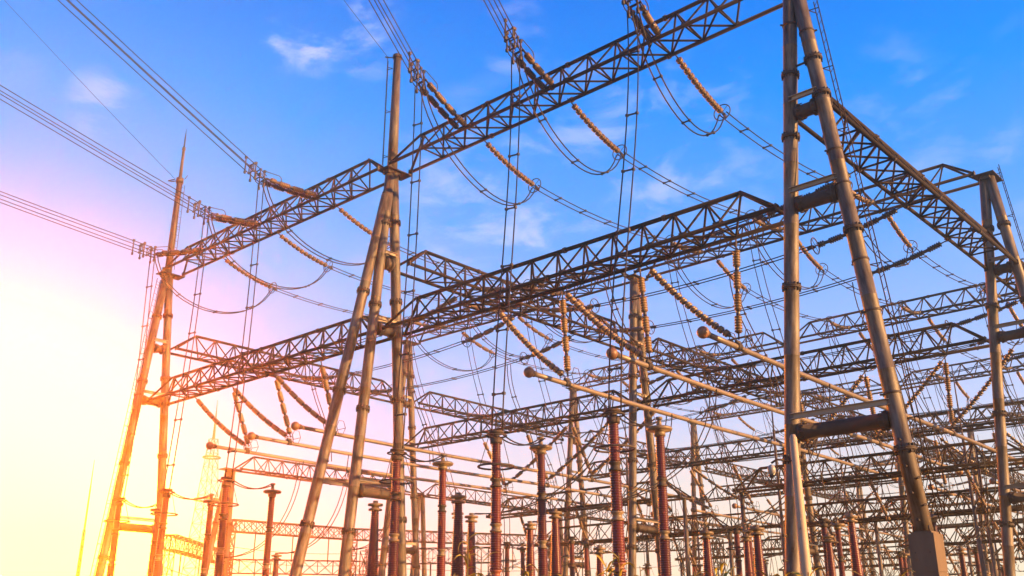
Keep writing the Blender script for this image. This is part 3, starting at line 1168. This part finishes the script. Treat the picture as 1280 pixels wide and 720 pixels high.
# ------------------------------------------------------------------ security camera on its pole
root = thing('camera_pole', 'slim leaning-looking steel pole with white dome security camera before big column', 'camera pole', (25.0, -5.6, 0))
part('pole', MB().lathe([(0, .20), (2.5, .165), (6.95, .105), (7.05, .06)], 16).mesh('pole', TIE), root)
part('arm', MB().path([(0, 0, 6.3), (-.42, -.3, 6.35), (-.55, -.38, 6.25)], .03, 6).mesh('arm', FLG), root)
part('camera_housing', MB().lathe([(-.16, .10), (0, .115), (.07, .09), (.11, .03)], 16).mesh('camera_housing', WHITE), root, (-.56, -.38, 6.1))
part('camera_dome', MB().sphere((0, 0, 0), .095, 14, 8).mesh('camera_dome', GLASS), root, (-.56, -.38, 5.93))


# ------------------------------------------------------------------ far left: lattice tower, mast, far gantry
def lattice_box(mb, p0, p1, w, n, r=.06, taper=None):
    """square lattice between two points"""
    p0, p1 = Vector(p0), Vector(p1)
    d = (p1 - p0).normalized()
    up = Vector((0, 0, 1)) if abs(d.z) < .9 else Vector((1, 0, 0))
    s = up.cross(d).normalized()
    u = d.cross(s)

    def cor(t, k):
        ww = (w + ((taper if taper is not None else w) - w) * t) / 2
        a = ((-1, -1), (1, -1), (1, 1), (-1, 1))[k]
        return lerp(p0, p1, t) + s * (a[0] * ww) + u * (a[1] * ww)
    for k in range(4):
        mb.path([cor(0, k), cor(1, k)], r * 1.5, 4, False)
        for i in range(n):
            a, b = i / n, (i + 1) / n
            mb.path([cor(a, k), cor(b, (k + 1) % 4)], r, 4, False)
            mb.path([cor(a, (k + 1) % 4), cor(b, k)], r, 4, False)
            mb.path([cor(b, k), cor(b, (k + 1) % 4)], r, 4, False)


root = thing('lattice_tower', 'slender tapering lattice tower standing far off in the glow', 'lattice tower', (-151.9, 80.0, 0))
mb = MB()
lattice_box(mb, (0, 0, 0), (0, 0, 42), 7.0, 14, .05, 1.4)
part('tower_body', mb.mesh('tower_body', LATT), root)
part('antenna', MB().path([(0, 0, 42), (0, 0, 50.6)], .2, 6, True, 0, [.35, .05]).mesh('antenna', LATT), root)
part('platform', MB().torus((0, 0, 38), 1.8, .18, (0, 0, 1), 12, 5).torus((0, 0, 29), 2.8, .2, (0, 0, 1), 12, 5).mesh('platform', LATT), root)
root = thing('lightning_mast', 'thin free-standing lightning mast at the edge of the glow', 'mast', (-64.6, 15.0, 0))
part('mast_tube', MB().lathe([(0, .34), (6, .27), (6, .20), (12, .15), (12, .10), (16.5, .07)], 10).mesh('mast_tube', STEEL), root)
part('rod', MB().path([(0, 0, 16.4), (0, 0, 19.2)], .05, 6, True, 0, [.06, .025]).mesh('rod', STEEL), root)

FAR = [((-76.7, 39.5), (-74.0, 57.4), 15.2, 'run behind the slender posts'), ((-60.0, 22.0), (-76.7, 39.5), 11.0, 'faint run behind the end column'), ((-74.0, 57.4), (-60, 84), 15.2, 'turn beyond the middle column'), ((-60, 84), (-36, 92), 14.0, 'run behind the tubes'),
       ((-44.8, 36.4), (-33, 43.5), 9.5, 'low run behind the middle posts'), ((-62, 30), (-52, 44), 9.0, 'low run below the glowing tubes')]
for p, q, z, nm in FAR:
    root = thing('far_gantry', 'small distant box-lattice gantry low in the glow, ' + nm, 'gantry', (q[0], q[1], 0), None, 'distant box-lattice gantries')
    d = Vector((p[0] - q[0], p[1] - q[1], 0))
    mb = MB()
    lattice_box(mb, (0, 0, z), d + Vector((0, 0, z)), 1.5, max(5, int(d.length / 1.6)), .055 if z > 13 else .033)
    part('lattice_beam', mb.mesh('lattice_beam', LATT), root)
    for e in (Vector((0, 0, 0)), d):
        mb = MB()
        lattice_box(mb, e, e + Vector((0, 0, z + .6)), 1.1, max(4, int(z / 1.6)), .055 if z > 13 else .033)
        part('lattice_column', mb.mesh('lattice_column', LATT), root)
    for h in (z - 4.2, z - 2.6):
        part('wire', MB().path(sagged((0, 0, h), d + Vector((0, 0, h)), .4, 8), .045, 4).mesh('wire', WIRE), root)
    for t in (.2, .5, .8):
        part('hanging_rod', MB().path([d * t + Vector((0, 0, z - .6)), d * t + Vector((0, 0, z - 4.2))], .09, 6).mesh('hanging_rod', DARKP), root)

# lower gantry beyond the sunset end, with its own column
root = thing('gantry_column', 'low two-legged column beyond the sunset end column', 'gantry column', (-44.3, 18.9, 0), None, 'tube columns of the gantries')
for s in (-1, 1):
    leg_part(root, (s * .1 - .6, s * 1.4 - .6, 1.0), (0, s * .25, 16.4), 'leg', (6.0, 11.5))
    footing(root, s * .1 - .6, s * 1.4 - .6, .96, 1.0)
part('cap_plate', MB().box((0, 0, 16.46), (1.2, 1.8, .1)).mesh('cap_plate', FLG), root)
for k in range(4):
    beam((-44.3, 19.5 + 24 * k, 16.55), (-44.3, 42.9 + 24 * k, 16.55), 'low lattice beam %s from the low column beyond the sunset end' % ('first', 'second', 'third', 'fourth')[k], k < 1)
    if k < 3:
        root = thing('gantry_column', 'low column under the joint of the %s low beams' % ('first and second', 'second and third', 'third and fourth')[k], 'gantry column', (-44.3, 43.2 + 24 * k, 0), None, 'tube columns of the gantries')
        for s in (-1, 1):
            leg_part(root, (0, s * 1.4, 1.0), (0, s * .25, 16.4), 'leg', (6.0, 11.5))
            footing(root, 0, s * 1.4, .96, 1.0)
        part('cap_plate', MB().box((0, 0, 16.46), (1.2, 1.8, .1)).mesh('cap_plate', FLG), root)


# ------------------------------------------------------------------ weeds in front of the camera
def leaf_mesh(L, w, bend):
    mb = MB()
    n = 5
    for i in range(n + 1):
        t = i / n
        ww = w * math.sin(math.pi * min(1, .12 + t * .88)) * .5
        x = L * t * math.cos(bend * t)
        z = L * t * math.sin(1.1 - bend * 1.7 * t)
        mb.v += [(x, -ww, z), (x, 0, z - ww * .5), (x, ww, z)]
    for i in range(n):
        a = i * 3
        for k in (0, 1):
            mb.f.append((a + k, a + 3 + k, a + 4 + k, a + 1 + k))
            mb.m.append(0)
            mb.sm.append(True)
    return mb.mesh('leaf', LEAF)


LEAVES = [leaf_mesh(.20, .032, .7), leaf_mesh(.15, .030, 1.0), leaf_mesh(.26, .030, .5)]
WEEDS = [
    (32.06, -25.74, 2.52, 14, 'tallest dry yellow weed, before the tapered posts'),
    (31.44, -24.95, 2.44, 12, 'thin dry weed just right of the tallest weed'),
    (32.35, -25.47, 2.25, 14, 'bushy dry weed in the gap before the middle posts'),
    (31.14, -23.87, 2.36, 11, 'small dry weed right of the bushy gap weed'),
    (32.35, -24.12, 2.44, 14, 'tall yellow weed at the foot of the ringed post'),
    (31.06, -22.59, 2.48, 11, 'low weed left of the ringed post foot'),
    (32.54, -23.95, 2.32, 12, 'weed between the ringed post and the disc post'),
    (32.18, -22.92, 2.32, 12, 'weed right of the disc-capped post foot'),
    (33.55, -24.38, 2.21, 13, 'weed before the third gantry columns, shorter one'),
    (32.6, -22.53, 2.41, 13, 'weed before the third gantry columns, taller one'),
    (34.93, -25.83, 2.06, 12, 'weed at the foot of the camera pole'),
    (33.64, -22.94, 2.25, 11, 'small weed right of the camera pole'),
    (34.32, -23.68, 2.19, 13, 'weed between the big column legs, taller one'),
    (34.87, -24.53, 2.11, 12, 'weed left of the concrete pier'),
    (31.16, -25.2, 2.25, 11, 'small weed beside the three-legged column'),
    (32.61, -25.24, 2.16, 12, 'low weed centred between the posts'),
    (31.51, -23.54, 2.32, 11, 'low weed left of the tube column foot'),
    (33.34, -23.22, 2.25, 12, 'weed left of the big near leg'),
    (34.65, -22.02, 2.22, 11, 'weed right of the concrete pier'),
    (32.92, -26.31, 2.1, 11, 'low weed beneath the tallest weed')]
for x, y, h, nl, lab in WEEDS:
    root = thing('weed', lab, 'weed', (x, y, 0), (0, 0, random.uniform(0, 6)), 'dry weeds along the bottom edge')
    lean = Vector((random.uniform(-.15, .15), random.uniform(-.15, .15), 0))
    part('stem', MB().path([(0, 0, 0), lean * .4 + Vector((0, 0, h * .5)), lean + Vector((0, 0, h * .95))], .012, 5, True, 0, [.016, .012, .004]).mesh('stem', STEM), root)
    for i in range(nl):
        t = 1 - .42 * (i / nl) ** 1.2
        s = random.uniform(.75, 1.2)
        o = part('leaf', random.choice(LEAVES), root, lean * t * .95 + Vector((0, 0, h * .93 * t)), (random.uniform(-.3, .3), random.uniform(-.4, .3), i * 2.4 + random.uniform(-.4, .4)))
        o.scale = (s, s, s)

# ------------------------------------------------------------------ warm haze, added to spread the sky glow over the steel
if HAZE > 0:
    hm = bpy.data.materials.new('haze')
    hm.use_nodes = True
    T = hm.node_tree
    T.nodes.clear()
    out = T.nodes.new('ShaderNodeOutputMaterial')
    pv = T.nodes.new('ShaderNodeVolumePrincipled')
    pv.inputs['Color'].default_value = (1.0, .84, .52, 1)
    pv.inputs['Density'].default_value = HAZE
    pv.inputs['Anisotropy'].default_value = .915
    T.links.new(pv.outputs[0], out.inputs['Volume'])
    b = MB().box((-174, 100, 22.5), (496, 524, 47)).mesh('haze', hm)
    h = bpy.data.objects.new('haze', b)
    COL.objects.link(h)
    h['kind'] = 'stuff'
